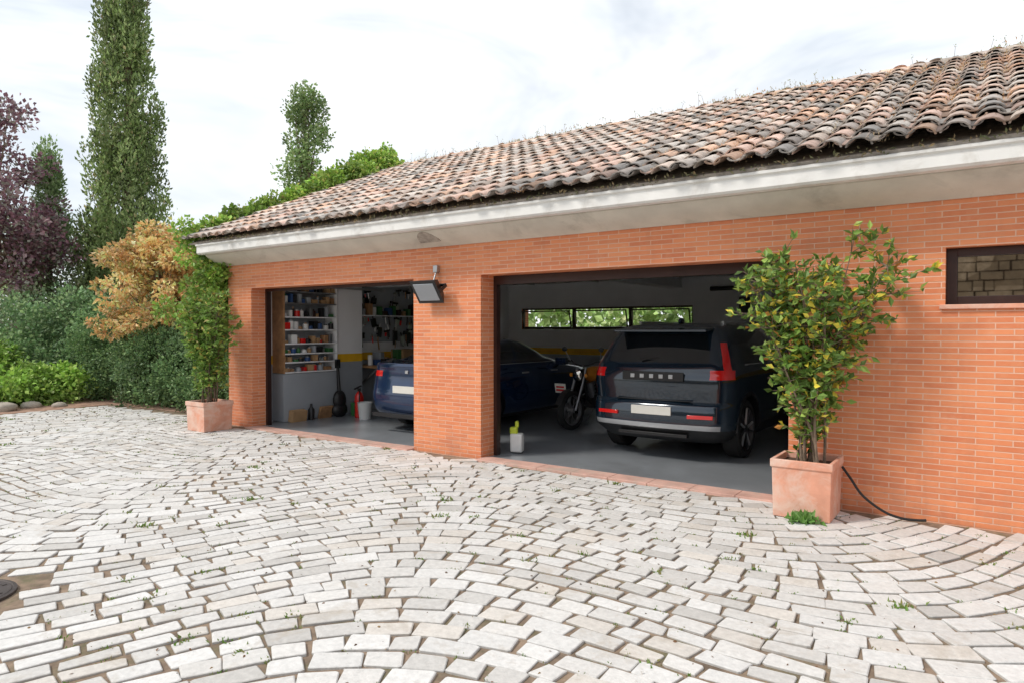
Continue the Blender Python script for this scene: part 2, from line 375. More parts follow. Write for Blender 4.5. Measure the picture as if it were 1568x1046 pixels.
extr(mb,[(-.002,2.66),(-.03,2.66),(-.05,2.675),(-.14,2.70),(-.30,2.79),(-.335,2.82),(-.335,2.86),(-.002,2.86)],XL-.12,XR,'concrete')
mb.obj('cornice',G,smooth=30)
mb=MB()
extr(mb,[(-.36,2.825),(-.43,2.83),(-.452,2.85),(-.452,2.955),(-.475,2.965),(-.478,2.985),(-.46,2.995),(-.05,3.0),(-.05,2.865),(-.34,2.865)],XL-.18,XR,'gutter')
mb.obj('gutter_band',G,smooth=30)
mb=MB()
vs=[];m=12
for i in range(m+1):
    t=math.pi*i/m; s_=math.sin(t)*.15
    vs.append((-5.86+math.cos(t)*.17,-.15-.18*(s_/.15)*.95-.012,2.70+s_*.72))
mb.add(vs+[(v[0],v[1]+.03,v[2]+.03) for v in vs],[tuple(range(m+1))]+[(i,i+1,m+2+i,m+1+i) for i in range(m)],'mortar'); mb.obj('cornice_patch',G,smooth=0)
a=math.atan2(RZ-3.05,RY+.5); mb=MB()
prof=[(-.44,3.001),(-.44,3.03),(RY,RZ-.03),(9.14,3.03),(9.14,2.95),(8.0,3.021),(RY,RZ-.2),(.0,3.021)]
extr(mb,prof,XL-.45,XR+.2,'mortar'); mb.obj('roof_slab',G,smooth=0)
def tiles(side):
    V=[];F=[];C=[];o=0
    Ls=(RY+.52)/math.cos(a); rows=16; exp=Ls/rows; seg=7
    pc=.215; cols=int((XR+.25-(XL-.5))/pc)
    palc=np.array([(.78,.55,.45),(.70,.54,.45),(.62,.56,.50),(.78,.64,.54),(.52,.45,.40),(.80,.53,.38),(.70,.62,.55)])
    for c in range(cols):
        xc=XL-.43+c*pc+random.uniform(-.008,.008)
        for r_ in range(rows):
            for kind in (0,1):
                x=xc+(pc/2 if kind else 0)+random.uniform(-.008,.008)
                s0=r_*exp-(.0 if kind==0 else .03)+random.uniform(-.028,.028); s1=s0+exp+.07
                R0,R1=(.103,.090) if kind==0 else (.075,.088)
                h0,h1=(.064,.038) if kind==0 else (.088,.070)
                h0+=random.uniform(-.005,.009)
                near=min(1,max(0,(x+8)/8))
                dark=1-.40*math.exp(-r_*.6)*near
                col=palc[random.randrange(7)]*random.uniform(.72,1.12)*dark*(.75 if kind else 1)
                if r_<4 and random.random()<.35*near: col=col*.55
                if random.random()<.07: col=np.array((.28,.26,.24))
                dx=random.uniform(-.010,.010)
                vs=[]
                for (s_,Rr,h_) in ((s0,R0,h0),(s1,R1,h1)):
                    for th in (0,.015):
                        for j in range(seg+1):
                            t=math.pi*j/seg
                            px=(Rr-th)*math.cos(t); pn=(Rr-th)*math.sin(t)*(.70 if kind==0 else .5)
                            if kind: pn=-pn
                            xx=x+px+(dx if s_==s0 else 0); nn=h_+pn-(.03 if kind==0 else 0)
                            yy=-.52+s_*math.cos(a)-nn*math.sin(a); zz=3.05+s_*math.sin(a)+nn*math.cos(a)
                            if side<0: yy=2*RY-yy
                            vs.append((xx,yy,zz))
                V+=vs; q=seg+1; A,B,Cc,Dd=o,o+q,o+2*q,o+3*q
                for j in range(seg):
                    F.append((A+j,A+j+1,Cc+j+1,Cc+j)); F.append((B+j,Dd+j,Dd+j+1,B+j+1)); F.append((A+j,B+j,B+j+1,A+j+1))
                F.append((A,Cc,Dd,B)); F.append((A+seg,B+seg,Dd+seg,Cc+seg))
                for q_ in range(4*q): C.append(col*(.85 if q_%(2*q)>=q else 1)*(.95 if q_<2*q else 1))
                o+=4*q
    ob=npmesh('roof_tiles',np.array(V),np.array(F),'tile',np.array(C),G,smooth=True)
    ob.data.set_sharp_from_angle(angle=math.radians(50))
tiles(1); tiles(-1)
V=[];F=[];C=[];o=0
x=XL-.5
while x<XR+.2:
    L=.42; col=np.array(random.choice([(.66,.52,.44),(.60,.50,.44),(.52,.46,.40),(.68,.5,.38)]))*random.uniform(.7,1.1)
    for xx,Rr in ((x,.12),(x+L,.10)):
        for j in range(9):
            t=math.pi*j/8; V.append((xx,RY+Rr*math.cos(t),RZ-.02+Rr*math.sin(t)+random.uniform(0,.004))); C.append(col)
    for j in range(8): F.append((o+j,o+j+1,o+10+j,o+9+j))
    o+=18; x+=.36
npmesh('ridge_tiles',np.array(V),np.array(F),'tile',np.array(C),G,smooth=True)
def roofpt(x,s,h=.04): return np.stack([x,-.52+s*math.cos(a)-h*math.sin(a),3.05+s*math.sin(a)+h*math.cos(a)],1)
Ls=(RY+.5)/math.cos(a)
P=[];Z=[];C=[]
for i in range(1150):
    x0=rng.uniform(XL,XR)
    s0=Ls*(1-rng.random()**1.7) if x0<-2 else Ls*rng.random()**.6
    col=np.array(random.choice([(.66,.40,.20),(.60,.46,.28),(.54,.45,.30),(.72,.45,.24)])); m=rng.integers(15,60)
    xx=np.round(x0/.215)*.215+.09+rng.normal(size=m)*.045; ss=np.clip(s0+rng.normal(size=m)*.13,0,Ls)
    P.append(roofpt(xx,ss,.045)+rng.normal(size=(m,3))*.012);Z.append(rng.uniform(.012,.036,m));C.append(np.tile(col,(m,1))*rng.uniform(.6,1.2,(m,1)))
m=4200; xx=rng.uniform(XL-.3,XR,m); dens=.5+.5*np.sin(xx*1.7+np.sin(xx*3.1)); kp=rng.random(m)<dens; xx=xx[kp]; m=len(xx)
P.append(np.stack([xx,RY+rng.normal(size=m)*.09-.06,np.full(m,RZ+.06)],1));Z.append(rng.uniform(.015,.06,m));C.append(pick([(.42,.42,.26),(.54,.48,.34),(.56,.52,.42),(.36,.40,.20),(.6,.38,.2)],m))
P=np.concatenate(P);Z=np.concatenate(Z);C=np.concatenate(C)
leafmesh('roof_moss',P,rng.normal(size=P.shape)*.5+[0,-.1,1],Z,C,w=.16,parent=G)
mb=MB(); P=[]
for i in range(60):
    x0=rng.uniform(XL,XR); hh=rng.uniform(.06,.18); m=5
    tp=(x0+rng.normal()*.04,RY-.05+rng.normal()*.03,RZ+.08+hh); mb.tube([(x0,RY-.05,RZ+.05),tp],.0025,'bark',3,cap=False)
    P.append(np.array(tp)+rng.normal(size=(m,3))*.018)
mb.obj('weed_stems',G,smooth=0)
P=np.concatenate(P); leafmesh('roof_weeds',P,rng.normal(size=P.shape),.024,pick([(.55,.55,.48),(.42,.46,.28)],len(P)),w=.35,parent=G)
m=900; xx=rng.uniform(XL,XR,m); P=np.stack([xx,np.full(m,-.47),np.full(m,3.03)],1)+rng.normal(size=(m,3))*[0.03,.02,.012]
leafmesh('eave_moss',P,rng.normal(size=(m,3))+[0,-.6,.3],rng.uniform(.02,.055,m),pick([(.28,.26,.14),(.42,.32,.17),(.2,.22,.1)],m),w=.2,parent=G)
# interior
mb=MB()
mb.add([(XL+.3,TH-.02,.012),(XR-.3,TH-.02,.012),(XR-.3,YB-.3,.012),(XL+.3,YB-.3,.012)],[(0,1,2,3)],'epoxy')
mb.box(-9.93,-6.31,.12,TH-.02,-.05,.012,'epoxy'); mb.box(-5.18,-1.56,.12,TH-.02,-.05,.012,'epoxy'); mb.obj('garage_floor',G,smooth=0)
mb=MB()
for x0,x1 in ((-9.93,-6.31),(-5.18,-1.56)):
    nx=8; st=(x1-x0+.0)/nx
    for i in range(nx): mb.box(x0+i*st+.002,x0+(i+1)*st-.002,-.13,.118,-.03,.024+random.uniform(-.002,.002),'thresh')
mb.obj('door_threshold',G,smooth=0,bevel=.004)
mb=MB(); xi=XL+.3
for z0,z1,k in ((.012,1.0,'grey'),(1.0,1.15,'yellow'),(1.15,2.72,'white')):
    mb.box(xi,xi+.02,TH,YB-.32,z0,z1,k); mb.box(-1.2,-1.1,TH,YB-.32,z0,z1,k)
    mb.box(xi+.02,xi+.32,1.82,2.42,z0,z1,k)
    if z1<=bz0: mb.box(xi,-1.2,YB-.32,YB-.3,z0,z1,k)
mb.box(xi+.02,bx0,YB-.32,YB-.301,1.15,2.72,'white'); mb.box(bx1,-1.2,YB-.32,YB-.301,1.15,2.72,'white'); mb.box(bx0,bx1,YB-.32,YB-.301,1.15,bz0,'white'); mb.box(bx0,bx1,YB-.32,YB-.301,bz1,2.72,'white')
mb.box(xi,-1.2,TH+.003,YB-.33,2.72,2.78,'ceil')
mb.box(-6.3,-5.19,TH+.002,TH+.02,.012,2.72,'white')
mb.box(-5.9,-5.6,TH+.02,YB-.33,2.5,2.72,'white')
mb.box(-3.9,-3.5,6.9,YB-.34,.02,2.7,'white')
mb.obj('interior_lining',G,smooth=0)
mb=MB()
wd=(bx1-bx0)/3
for i in range(3):
    x0=bx0+i*wd; x1=x0+wd
    for q in ((x0,x0+.04,bz0,bz1),(x1-.04,x1,bz0,bz1),(x0+.04,x1-.04,bz0,bz0+.04),(x0+.04,x1-.04,bz1-.04,bz1)):
        mb.box(q[0]+.001,q[1]-.001,YB-.27,YB-.2,q[2]+.001,q[3]-.001,'frame')
    T=Matrix.Translation((x0+.05,YB-.27,bz0+.04))@Matrix.Rotation(math.radians(14),4,'X'); w_=wd-.10
    for q in ((0,.025,0,.43),(w_-.025,w_,0,.43),(.025,w_-.025,0,.025),(.025,w_-.025,.405,.43)):
        mb.box(q[0],q[1],-.025,0,q[2],q[3],'frame',T)
mb.obj('back_windows',G,smooth=0)
mb=MB()
for x0,x1,hd in ((-9.93,-6.31,.045),(-5.18,-1.56,.11)):
    mb.box(x0+.002,x0+.05,TH-.1,TH-.02,.013,OT-hd,'frame'); mb.box(x1-.05,x1-.002,TH-.1,TH-.02,.013,OT-hd,'frame')
    mb.box(x0+.002,x1-.002,TH-.1,TH-.02,OT-hd,OT-.002,'frame')
    for i in range(4): mb.box(x0+.05,x1-.05,TH+.25+i*.55,TH+.25+i*.55+.53,2.42,2.46,'white')
    for xx in (x0+.03,x1-.05):
        mb.box(xx,xx+.025,TH+.05,TH+2.6,2.34,2.38,'metal')
mb.obj('garage_doors',G,smooth=0)
mb=MB()
fr=[(-.338,-.262,1.803,2.267),(1.222,1.298,1.803,2.267),(-.262,1.222,1.803,1.87),(-.262,1.222,2.20,2.267)]
for q in fr: mb.box(q[0],q[1],.10,.18,q[2],q[3],'frame')
mb.box(-.262,1.222,.14,.148,1.87,2.20,'wglass'); mb.box(.62,.67,.105,.175,1.871,2.199,'frame'); mb.obj('side_window',G,smooth=0,bevel=.003)
mb=MB(); mb.box(-.38,1.35,-.03,.099,1.765,1.802,'terracotta'); mb.obj('window_sill',G,bevel=.004)
# ---------------------------------------------------------------- flood light
mb=MB(); e=empty('flood_light',(-5.88,0,0))
T=Matrix.Translation((0,-.20,2.08))@Matrix.Rotation(math.radians(35),4,'X')@Matrix.Scale(1.12,4)
def tap(mb,T,k):
    vs=[T@Vector(p) for p in ((-.19,-.02,-.15),(.19,-.02,-.15),(.19,-.02,.15),(-.19,-.02,.15),(-.13,.10,-.09),(.13,.10,-.09),(.13,.10,.09),(-.13,.10,.09))]
    mb.add(vs,[(0,1,2,3),(4,7,6,5),(0,4,5,1),(1,5,6,2),(2,6,7,3),(3,7,4,0)],k)
tap(mb,T,'black'); mb.box(-.15,.15,-.028,-.0201,-.11,.11,'grey',T)
for q in (-.2,.19): mb.box(q,q+.01,-.02,.12,-.02,.02,'black',T)
mb.box(-.2,.2,.115,.125,-.02,.02,'black',T); mb.cyl((0,-.1,2.17),(0,-.03,2.35),.012,'metal'); mb.box(-.035,.035,-.06,-.001,2.33,2.42,'metal')
for i in range(5): mb.box(-.12+i*.055,-.11+i*.055,.10,.115,-.07,.07,'black',T)
mb.obj('lamp_head',e,bevel=.005)
# ---------------------------------------------------------------- planters and potted shrubs
def planter(mb,x0,x1,y0,y1,h):
    t=.025; cx,cy=(x0+x1)/2,(y0+y1)/2; k=.94
    def ring(f,z,ins): return [(cx+(x-cx)*f+(ins if x<cx else -ins),cy+(y-cy)*f+(ins if y<cy else -ins),z) for x,y in ((x0,y0),(x1,y0),(x1,y1),(x0,y1))]
    L=[ring(k,.008,0),ring(.985,h-.07,0),ring(1.0,h-.065,-.008),ring(1.0,h,-.008),ring(1,h,t),ring(1,h-.06,t)]
    vs=sum(L,[]); fs=[(3,2,1,0)]
    for l in range(5):
        for j in range(4): fs.append((l*4+j,l*4+(j+1)%4,(l+1)*4+(j+1)%4,(l+1)*4+j))
    mb.add(vs,fs,'terracotta'); mb.add([(x0+t,y0+t,h-.055),(x1-t,y0+t,h-.055),(x1-t,y1-t,h-.055),(x0+t,y1-t,h-.055)],[(0,1,2,3)],'soilpot')
def shrub(e,c,hbase,targets,leaf,pal,wt,perr,seed,ns=9,low=.15,pb=.5):
    random.seed(seed); mb=MB(); P=[];D=[]
    for i in range(ns):
        tg=Vector(random.choice(targets)) if i>=len(targets) else Vector(targets[i])
        b0=Vector((c[0]+random.uniform(-.10,.10),c[1]+random.uniform(-.10,.10),hbase-.06)); n=14
        pts=[]
        for j in range(n+1):
            t=j/n; xy=b0.lerp(tg,t**1.7); pts.append(Vector((xy.x+math.sin(t*7+i)*.025,xy.y+math.cos(t*6+i)*.025,b0.z+(tg.z-b0.z)*t)))
        mb.tube(pts,[.014*(1-.75*j/n) for j in range(n+1)],'bark',6)
        for j in range(2,n+1):
            t=j/n; prob=pb+1.9*t if t>low else 0
            for q in range(int(prob*2+random.random())):
                d=Vector((random.gauss(0,1),random.gauss(0,1),random.uniform(-.2,.9))).normalized(); L=random.uniform(.08,.26)*(.75+.5*t)
                p=pts[j]; e_=p+d*L; mb.tube([p,e_],[.005,.002],'bark',4,cap=False)
                for k_ in range(int(perr*L/.2)+2):
                    f=random.uniform(.25,1.05); P.append(p.lerp(e_,f)); D.append(d*.5+Vector((random.gauss(0,.7),random.gauss(0,.7),random.gauss(0.05,.5))))
    mb.obj('stems',e)
    P=np.array([tuple(p) for p in P]);D=np.array([tuple(p) for p in D]); n=len(P)
    C=pick(pal,n,wt)*rng.uniform(.6,1.35,(n,1))
    leafmesh('leaves',P,D,leaf*rng.uniform(.6,1.2,n),C,w=.26,parent=e,fold=.1)
PG=[(.19,.32,.06),(.13,.24,.045),(.30,.42,.09),(.70,.58,.07),(.58,.27,.07)]
e=empty('potted_shrub'); mb=MB(); planter(mb,-1.56,-1.08,-.60,-.12,.50); mb.obj('terracotta_planter',e,bevel=.01,smooth=0)
tg=[(-1.78,-.45,2.05),(-1.0,-.30,2.38),(-.72,-.45,2.1),(-1.35,-.55,2.1),(-1.62,-.25,2.2),(-.95,-.5,1.75),(-1.2,-.2,2.1),(-1.68,-.5,1.7),(-.82,-.3,1.9),(-1.15,-.6,1.95),(-1.45,-.4,1.5),(-1.05,-.45,1.35),(-1.4,-.3,1.8),(-.7,-.35,2.0)]
shrub(e,(-1.3,-.35),.50,tg,.085,PG,[.34,.25,.22,.14,.05],6.5,3,18,low=.12,pb=.2)
e=empty('potted_shrub'); mb=MB(); planter(mb,-10.5,-9.99,-.80,-.30,.47); mb.obj('terracotta_planter',e,bevel=.01,smooth=0)
tg=[(-10.5,-.6,2.0),(-10.1,-.5,2.15),(-9.95,-.6,1.9),(-10.4,-.4,2.1),(-10.3,-.7,1.7),(-10.5,-.5,1.5),(-10.0,-.4,1.6),(-10.6,-.6,1.75)]
shrub(e,(-10.25,-.55),.47,tg,.09,[(.22,.37,.07),(.16,.29,.05),(.32,.44,.10),(.50,.42,.10)],[.4,.3,.22,.08],7,5,14)
P=np.array([-1.28,-.68,.02])+rng.normal(size=(120,3))*[.05,.03,.02]; P[:,2]=np.abs(P[:,2]); leafmesh('small_weed',P,rng.normal(size=(120,3))*.7+[0,-.2,.8],rng.uniform(.04,.09,120),pick([(.14,.30,.06),(.2,.36,.1)],120),w=.3)
mb=MB(); pts=[(-1.07,-.2,.42),(-1.0,-.22,.33),(-.9,-.25,.2),(-.75,-.2,.08),(-.62,-.15,.03),(-.52,-.12,.025),(-.45,-.1,.03)]
mb.tube(smoothp(pts),.011,'rubber',8); mb.obj('garden_hose')
# ---------------------------------------------------------------- cars
def car(name,levels,matf,loc,rz,arches,wr,paint):
    e=empty(name,loc,rz); V=[];F=[];MI=[]; mats=[paint,'glass','red','silver','black','plate']
    nA,nB,nC=8,8,22
    def half(z,hw,yr,yf,rr,rf,bul):
        p=[]
        for i in range(nA):
            x=(hw-rr)*i/nA; p.append((x,yr+bul*(x/hw)**2))
        yb=yr+bul*((hw-rr)/hw)**2
        for i in range(nB):
            t=math.pi/2*i/(nB-1); p.append((hw-rr+rr*math.sin(t),yb+rr*1.25-rr*1.25*math.cos(t)))
        ys,ye=yb+rr*1.25,yf-rf*1.3-.05
        for i in range(1,nC+1):
            t=i/(nC+1); p.append((hw+.012*math.sin(math.pi*t)-.02*max(0,t-.8)*5*.5,ys+(ye-ys)*t))
        for i in range(nB):
            t=math.pi/2*i/(nB-1); p.append(((hw-.01)-rf+rf*math.cos(t),ye+rf*1.3*math.sin(t)))
        for i in range(1,nA+1):
            x=(hw-.01-rf)*(1-i/nA); p.append((x,ye+rf*1.3+.05*(1-(x/hw)**2)))
        return p
    rings=[]
    for L in levels:
        hp=half(*L); nh=len(hp); rings.append([(x,y,L[0]) for x,y in hp]+[(-x,y,L[0]) for x,y in hp[-2:0:-1]])
    nr=len(rings[0])
    for rg_ in rings: V+=rg_
    for l in range(len(rings)-1):
        for j in range(nr):
            j2=(j+1)%nr; F.append((l*nr+j,l*nr+j2,(l+1)*nr+j2,(l+1)*nr+j))
            hj=j if j<nh-1 else nr-1-j
            MI.append(mats.index(matf(l,hj,nA,nB,nC)))
    def capf(b_,flip):
        for j in range(nh-1):
            A,B=j,j+1; A2=(nr-j)%nr; B2=nr-j-1
            q=[A,B,B2,A2]; q=[b_+t for t in q]
            if j==0: q=[b_+0,b_+1,b_+nr-1]
            if j==nh-2: q=[b_+A,b_+B,b_+A2]
            F.append(tuple(q[::-1] if flip else q)); MI.append(0)
    capf(0,False); capf((len(rings)-1)*nr,True)
    me=bpy.data.meshes.new('body'); me.from_pydata(V,[],F)
    for k in mats: me.materials.append(M[k])
    me.polygons.foreach_set('material_index',MI); me.update()
    bm=bmesh.new(); bm.from_mesh(me); bmesh.ops.recalc_face_normals(bm,faces=bm.faces); bm.to_mesh(me); bm.free()
    body=bpy.data.objects.new('body',me); COL.objects.link(body)
    cu=MB()
    for (y,) in arches:
        for sx in (-1,1): cu.cyl((sx*.60,y,wr),(sx*1.2,y,wr),wr+.055,'black',40)
    co_=cu.obj('cut',smooth=0)
    md=body.modifiers.new('b','BOOLEAN'); md.operation='DIFFERENCE'; md.object=co_; md.solver='EXACT'
    dg=bpy.context.evaluated_depsgraph_get(); me2=bpy.data.meshes.new_from_object(body.evaluated_get(dg))
    body.modifiers.clear(); body.data=me2; bpy.data.objects.remove(co_)
    me2.polygons.foreach_set('use_smooth',[True]*len(me2.polygons)); me2.set_sharp_from_angle(angle=math.radians(38))
    body.parent=e
    wb=MB()
    for (y,) in arches:
        for sx in (-1,1):
            c=(sx*.80,y,wr); ax=(sx,0,0)
            wb.lathe(c,ax,[(-.11,wr*.62),(-.115,wr*.93),(-.09,wr),(.07,wr),(.10,wr*.93),(.105,wr*.78),(.09,wr*.74)],'rubber',36)
            wb.lathe(c,ax,[(.09,wr*.74),(.098,wr*.73),(.085,wr*.70),(.02,wr*.68)],'rim' ,36)
            wb.lathe(c,ax,[(.02,wr*.70),(.015,.0)],'black',24)
            wb.lathe(c,ax,[(.03,.06),(.09,.055),(.095,.03),(.095,0)],'rim',16)
            for s_ in range(5):
                for dd in (-.13,.13):
                    t=s_*2*math.pi/5+dd; t2=s_*2*math.pi/5+dd*1.8
                    p0=Vector(c)+Vector((sx*.075,math.cos(t)*.05,math.sin(t)*.05)); p1=Vector(c)+Vector((sx*.088,math.cos(t2)*wr*.71,math.sin(t2)*wr*.71))
                    wb.tube([p0,p1],[.017,.013],'silver' if dd>0 else 'rim',5)
    wb.obj('wheels',e)
    return e
SUVL=[
(.23,.80,.22,4.20,.30,.35,.09),(.29,.86,.12,4.32,.30,.38,.10),(.36,.905,.05,4.38,.28,.4,.11),(.40,.915,.02,4.42,.28,.4,.11),(.46,.925,.0,4.43,.28,.4,.12),
(.56,.93,.0,4.43,.28,.4,.12),(.66,.93,.005,4.43,.28,.4,.12),(.70,.93,.03,4.43,.27,.4,.12),(.73,.925,.06,4.43,.26,.4,.12),(.84,.93,.05,4.42,.25,.4,.12),(.95,.932,.04,4.40,.24,.4,.12),
(1.00,.93,.045,4.33,.24,.4,.12),(1.04,.925,.055,4.1,.23,.4,.12),(1.08,.92,.07,3.7,.23,.38,.12),(1.11,.915,.085,3.3,.23,.35,.12),(1.15,.90,.10,3.15,.22,.3,.11),
(1.19,.885,.13,3.05,.22,.3,.10),(1.26,.86,.175,2.93,.21,.29,.10),(1.34,.825,.235,2.78,.20,.28,.09),(1.43,.785,.31,2.62,.19,.26,.08),(1.53,.735,.39,2.42,.18,.25,.07),(1.565,.715,.42,2.36,.17,.25,.06),
(1.605,.68,.47,2.25,.16,.25,.05),(1.64,.60,.57,2.1,.15,.25,.05),(1.665,.45,.77,1.85,.14,.22,.04),(1.675,.25,1.0,1.6,.1,.15,.02)]
def suvm(l,j,nA,nB,nC):
    z=SUVL[l][0]
    if z<.40: return 'black'
    if .40<=z<.46 and j<nA+3: return 'silver'
    if 1.00<=z<1.11 and nA<=j<nA+6: return 'red'
    if 1.11<=z<1.43 and nA+3<=j<nA+5: return 'red'
    if 1.19<=z<1.53:
        if j<nA: return 'glass'
        s=j-nA-nB
        if 2<=s<10 or 11<=s<21: return 'glass'
        if j>=nA+nB+nC+3: return 'glass'
    return 'suv'
suv=car('parked_suv',SUVL,suvm,(-3.42,1.10,.012),math.radians(-1),[(.86,),(3.55,)],.36,'suv')
mb=MB()
mb.rbox((0,.37,1.585),(1.22,.32,.03),'suv',(math.radians(5),0,0))
mb.box(-.26,.26,-.006,.06,.56,.665,'plate')
mb.box(-.40,.40,.04,.06,.97,1.08,'black'); mb.box(-.50,.50,.045,.08,.735,.745,'black')
for i in range(5): mb.box(-.29+i*.125,-.235+i*.125,.035,.07,1.00,1.05,'silver')
for s_ in (-1,1):
    mb.rbox((s_*.60,.055,.56),(.30,.04,.045),'red',(0,0,s_*.19)); mb.box(s_*.57-.02,s_*.57+.02,.9,2.5,1.665,1.695,'silver')
    mb.box(s_*.57-.015,s_*.57+.015,.92,1.0,1.60,1.67,'silver'); mb.box(s_*.57-.015,s_*.57+.015,2.35,2.45,1.55,1.67,'silver')
    mb.rbox((s_*1.0,2.85,1.15),(.20,.14,.14),'suv',(0,0,s_*.1)); mb.rbox((s_*.925,1.55,.98),(.03,.2,.03),'silver'); mb.rbox((s_*.925,2.5,.98),(.03,.2,.03),'silver')
    mb.tube([(s_*.905,.75,1.16),(s_*.905,2.9,1.16)],.008,'silver',5)
    for y in (.86,3.55):
        for i in range(15):
            t0,t1=math.pi*i/15,math.pi*(i+1)/15; r0,r1=.415,.465
            q=[(s_*.938,y+r*math.cos(t),.36+r*math.sin(t)) for t,r in ((t0,r0),(t0,r1),(t1,r1),(t1,r0))]
            q2=[(s_*.90,*p[1:]) for p in q]; mb.add(q+q2,[(0,1,2,3),(4,7,6,5),(0,4,5,1),(2,6,7,3),(1,5,6,2),(3,7,4,0)],'black')
mb.rbox((0,.16,1.23),(.40,.015,.02),'black',(math.radians(60),0,.2)); mb.box(-.45,.45,.03,.10,.30,.34,'black')
mb.ell((0,.95,1.69),(.03,.09,.05),'suv')
mb.obj('trim',suv,bevel=.005)
SEDL=[(.18,.80,.25,4.45,.25,.4,.08),(.24,.86,.12,4.55,.25,.45,.1),(.34,.90,.04,4.64,.25,.45,.1),(.45,.915,.01,4.68,.25,.45,.1),(.58,.92,.0,4.69,.25,.45,.1),(.68,.92,.02,4.66,.25,.45,.1),(.78,.918,.04,4.58,.25,.45,.1),
(.86,.91,.05,4.40,.25,.45,.1),(.91,.90,.05,4.1,.25,.45,.1),(.95,.89,.05,3.75,.25,.42,.1),(.99,.875,.045,3.45,.25,.4,.1),(1.03,.86,.035,3.3,.25,.35,.1),(1.07,.835,.05,3.2,.25,.35,.1),(1.09,.80,.22,3.12,.25,.35,.08),(1.12,.775,.62,3.0,.22,.33,.06),
(1.20,.73,.85,2.85,.2,.3,.06),(1.30,.66,1.15,2.62,.18,.28,.06),(1.37,.61,1.42,2.45,.18,.25,.06),(1.41,.54,1.65,2.3,.15,.22,.05),(1.435,.40,1.85,2.2,.1,.15,.03)]
def sedm(l,j,nA,nB,nC):
    z=SEDL[l][0]
    if z<.24: return 'black'
    if .86<=z<.95 and nA-1<=j<nA+4: return 'red'
    if 1.12<=z<1.37:
        if j<=nA: return 'glass'
        s=j-nA-nB
        if 0<=s<11 or 12<=s<21: return 'glass'
        if j>=nA+nB+nC+2: return 'glass'
    if 1.03<=z<1.12 and 4<=j-nA-nB<21 and j-nA-nB!=11: return 'glass'
    return 'sedan'
sed=car('parked_sedan',SEDL,sedm,(-7.30,.85,.012),0,[(.95,),(3.83,)],.335,'sedan')
mb=MB(); mb.box(-.26,.26,-.005,.03,.62,.73,'plate'); mb.box(-.03,.03,.03,.06,.92,.97,'silver')
for s_ in (-1,1):
    mb.rbox((s_*.96,3.0,1.03),(.2,.12,.12),'sedan',(0,0,s_*.1)); mb.rbox((s_*.92,1.9,.88),(.02,.2,.025),'silver'); mb.rbox((s_*.92,2.8,.88),(.02,.2,.025),'silver')
    mb.tube([(s_*.865,1.0,1.035),(s_*.868,2.0,1.035),(s_*.86,3.05,1.03)],.007,'silver',5)
    mb.rbox((s_*.62,4.60,.70),(.3,.1,.09),'wplast',(0,0,-s_*.5))
mb.box(-.7,.7,-.01,.05,.24,.30,'black'); mb.obj('trim',sed,bevel=.005)
# ---------------------------------------------------------------- motorcycle
e=empty('parked_motorcycle',(-5.50,2.75,.012),math.radians(-8)); mb=MB()
def mwheel(y):
    c=(0,y,.31); mb.lathe(c,(1,0,0),[(-.045,.24),(-.055,.28),(-.03,.31),(.03,.31),(.055,.28),(.045,.24),(-.045,.24)],'rubber',32)
    mb.lathe(c,(1,0,0),[(-.03,.24),(-.03,.225),(.03,.225),(.03,.24)],'metal',32); mb.cyl((-.06,y,.31),(.06,y,.31),.035,'metal')
    for i in range(14):
        t=i*2*math.pi/14; mb.cyl((.03*(-1)**i,y+.03*math.cos(t),.31+.03*math.sin(t)),(0,y+.23*math.cos(t+.3),.31+.23*math.sin(t+.3)),.004,'metal',4)
    mb.lathe((-.07,y,.31),(1,0,0),[(0,.12),(.004,.12),(.004,.05),(0,.05),(0,.12)],'metal',24)
mwheel(0); mwheel(1.38)
for s_ in (-1,1):
    mb.tube([(s_*.09,0,.31),(s_*.09,.18,.72),(s_*.09,.27,.98)],[.024,.024,.02],'metal',8); mb.tube([(s_*.07,1.38,.31),(s_*.07,.85,.42)],.022,'black',8)
    mb.tube([(s_*.12,1.40,.35),(s_*.12,1.15,.78)],.02,'metal',8)
    mb.tube(smoothp([(s_*.02,.30,1.0),(s_*.15,.30,1.03),(s_*.28,.36,1.08),(s_*.38,.42,1.07)],5),.013,'black',8); mb.cyl((s_*.30,.37,1.08),(s_*.40,.43,1.07),.02,'rubber',8)
    mb.cyl((s_*.30,.36,1.08),(s_*.36,.30,1.24),.006,'metal',5); mb.ell((s_*.37,.29,1.27),(.055,.012,.04),'black')
    mb.cyl((s_*.15,.18,.86),(s_*.15,.24,.86),.03,'orange',8)
mb.tube([(.12,.55,.35),(.14,.9,.30),(.15,1.5,.42)],[.02,.025,.045],'metal',8)
mb.lathe((0,.22,.86),(0,-1,0),[(-.08,.03),(-.06,.08),(0,.095),(.06,.098),(.065,.09)],'black',20); mb.lathe((0,.22,.86),(0,-1,0),[(.062,.09),(.075,.05),(.08,0)],'wglass',20)
mb.tube([(0,.30,.95),(0,.5,.86),(0,1.0,.66),(0,1.1,.45),(0,.65,.30),(0,.42,.45),(0,.30,.92)],.024,'black',8)
mb.ell((0,.62,.86),(.14,.27,.13),'orange',18,12); mb.ell((0,1.08,.80),(.12,.36,.06),'black',16,8); mb.rbox((.13,.95,.65),(.02,.26,.18),'orange',(.3,0,0)); mb.rbox((-.13,.95,.65),(.02,.26,.18),'orange',(.3,0,0))
mb.rbox((0,.68,.42),(.24,.30,.22),'black'); mb.cyl((0,.60,.5),(0,.50,.75),.085,'metal',14); mb.lathe((0,.6,.55),(0,-.3,1),[(i*.03,.10 if i%2 else .085) for i in range(7)],'black',14)
